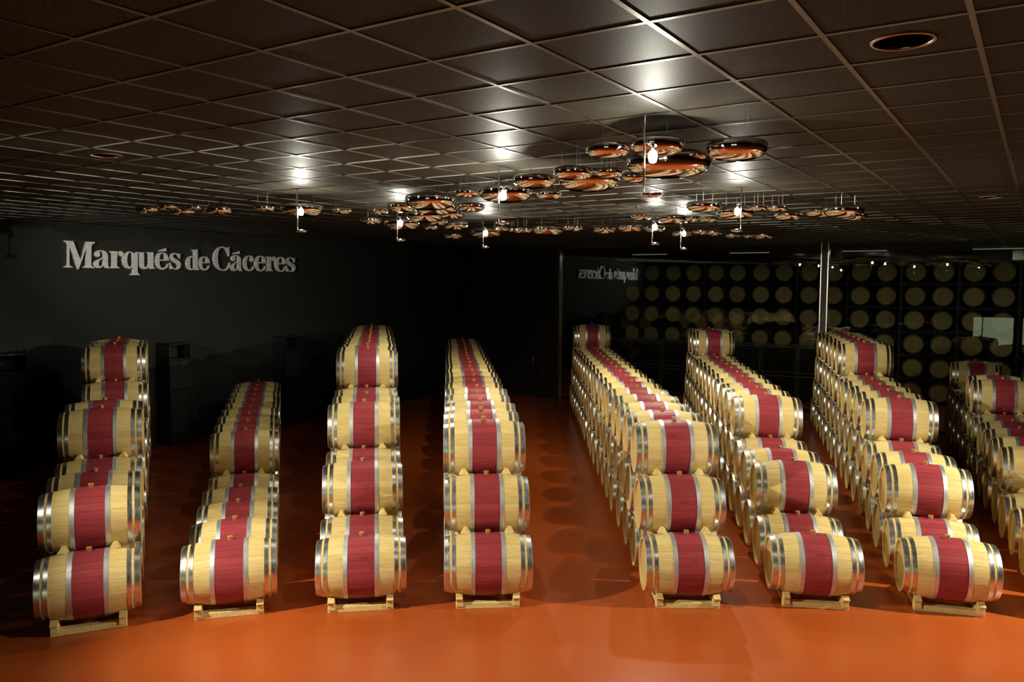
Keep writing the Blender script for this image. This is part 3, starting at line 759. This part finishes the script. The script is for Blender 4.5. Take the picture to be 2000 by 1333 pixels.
GRID = bm_mesh('wire_front', bm, M['cage'])
bm = bmesh.new()
for i in range(11):
    for j in range(8):
        cx, cz = -0.43 + i * 0.086 + (0.0 if j % 2 else 0.02), 0.15 + j * 0.084
        for y0, y1 in ((-0.45, -0.16), (0.14, 0.43)):
            n = 8; p = []
            for yy, rr in ((y0, 0.025), (y0 + 0.004, 0.038), (y1, 0.038)):
                p.append([bm.verts.new((cx + rr * math.cos(q * 2 * math.pi / n), yy, cz + rr * math.sin(q * 2 * math.pi / n))) for q in range(n)])
            bm.faces.new(p[0]); bm.faces.new(p[2])
            for s_, t_ in zip(p, p[1:]):
                for q in range(n): bm.faces.new((s_[q], s_[(q + 1) % n], t_[(q + 1) % n], t_[q]))
BOTS = bm_mesh('bottles', bm, M['bottle'])
for k in range(7):
    for lv in range(2):
        e = tag(empty('bottle_cage', W(-11.9 + k * 1.07, 25.3, lv * 0.87), RZ), 'dark wire cage of wine bottles behind glass, %s stack from left, %s' % (ORD[k], 'upper' if lv else 'lower'), 'bottle cage', 'bottle cages stacked behind the glass')
        obj('frame', CAGE, e); obj('wire_front', GRID, e)
        b = obj('bottles', BOTS, e); b['kind'] = 'stuff'

# pallet truck
e = tag(empty('pallet_truck', W(-5.15, 23.6), RZ + 0.5), 'orange hand pallet truck standing behind the glass', 'pallet truck')
for s in (-1, 1):
    box('fork', (s * 0.19 - 0.08, s * 0.19 + 0.08, 0.1, 1.15, 0.06, 0.11), M['orange'], e, 0.006)
    bm = bmesh.new(); add_lathe(bm, [(s * 0.13 - 0.025, 0.09), (s * 0.13 + 0.025, 0.09)], 18, 'x', c=(0, -0.06, 0.09)); obj('wheel', bm_mesh('wheel', bm, M['rubber']), e)
    bm = bmesh.new(); add_lathe(bm, [(s * 0.19 - 0.04, 0.04), (s * 0.19 + 0.04, 0.04)], 14, 'x', c=(0, 1.0, 0.04)); obj('wheel', bm_mesh('wheel', bm, M['rubber']), e)
obj('mast', prism('mast', [(-0.12, 0.18), (0.12, 0.06), (0.14, 0.40), (-0.06, 0.42)], -0.17, 0.17, M['orange'], 0.01), e)
bm = bmesh.new(); add_tube(bm, (0, -0.02, 0.40), (0, -0.22, 1.05), 0.02)
add_tube(bm, (-0.09, -0.22, 1.05), (0.09, -0.22, 1.05), 0.016); add_tube(bm, (-0.09, -0.22, 1.05), (-0.07, -0.26, 1.2), 0.016); add_tube(bm, (0.09, -0.22, 1.05), (0.07, -0.26, 1.2), 0.016)
add_tube(bm, (-0.07, -0.26, 1.2), (0.07, -0.26, 1.2), 0.016)
obj('handle', bm_mesh('handle', bm, M['rubber'], True), e)

# cooling unit near the cellar ceiling
e = tag(empty('cooling_unit', W(-0.35, 25.2, 4.2), RZ), 'grey box-shaped cooling unit hung below the cellar ceiling at right', 'cooling unit')
box('casing', (-0.35, 0.45, -0.3, 0.3, 0.02, 0.42), M['grey'], e, 0.015)
bm = bmesh.new(); add_lathe(bm, [(-0.34, 0.17), (-0.31, 0.17), (-0.31, 0.13), (-0.33, 0.12), (-0.33, 0.03)], 24, 'x', cap=False)
bm.transform(Matrix.Translation((0.05, 0, 0.22)) @ Matrix.Rotation(math.pi / 2, 4, 'Z')); obj('fan_guard', bm_mesh('fan_guard', bm, M['dark_metal']), e)
for s in (-0.25, 0.35): box('hanger', (s - 0.01, s + 0.01, -0.01, 0.01, 0.42, 0.46), M['dark_metal'], e)

# dim fill lights added under the cellar ceiling to brighten the racked barrels
bm = bmesh.new(); add_box(bm, -0.6, 0.6, -0.09, 0.09, 0.012, 0.07); FIT = bm_mesh('casing', bm, M['grey'])
FITD = box_mesh('diffuser', -0.57, 0.57, -0.07, 0.07, 0.0, 0.012, emit('fill_diffuser', (0.9, 1.0, 0.75), 0.3))
for a, w_ in ((-10.6, 'first'), (-7.4, 'second'), (-4.2, 'third'), (-1.0, 'fourth')):
    e = tag(empty('added_cellar_light', W(a, 24.4, 4.5), RZ), 'added dim fill light under the cellar ceiling, %s from left behind glass' % w_, 'light', 'added fill lights behind the glass')
    obj('casing', FIT, e); obj('diffuser', FITD, e)
    for s in (-0.4, 0.4): box('hanger', (s - 0.006, s + 0.006, -0.006, 0.006, 0.07, 0.145), M['dark_metal'], e)
    ld = bpy.data.lights.new('cellar_fill_lamp', 'AREA'); ld.shape = 'RECTANGLE'; ld.size = 1.1; ld.size_y = 0.13; ld.energy = 9; ld.color = (1.0, 0.95, 0.75)  # added fill for the barrel heads on the rack
    lo = bpy.data.objects.new('cellar_fill_lamp', ld); lo.location = (0, 0, -0.01); link(lo, e)

# lit windows in the wall behind the viewer: they show only as a reflection in the glass wall
for n, (a0, a1) in enumerate(((-3.1, -1.15), (-0.85, 1.1))):
    w = empty('window_%d' % (n + 2), W((a0 + a1) / 2, B0), RZ); w['kind'] = 'structure'
    h = (a1 - a0) / 2
    box('pane', (-h + 0.06, h - 0.06, 0.01, 0.02, 0.36, 1.96), M['lit'], w)
    for dims in ((-h, -h + 0.06, 0.0, 0.06, 0.3, 2.02), (h - 0.06, h, 0.0, 0.06, 0.3, 2.02), (-h + 0.06, h - 0.06, 0.0, 0.06, 0.3, 0.36), (-h + 0.06, h - 0.06, 0.0, 0.06, 1.96, 2.02), (-h + 0.45, -h + 0.51, 0.02, 0.05, 0.36, 1.96)):
        box('window_frame', dims, M['lit_frame'], w)
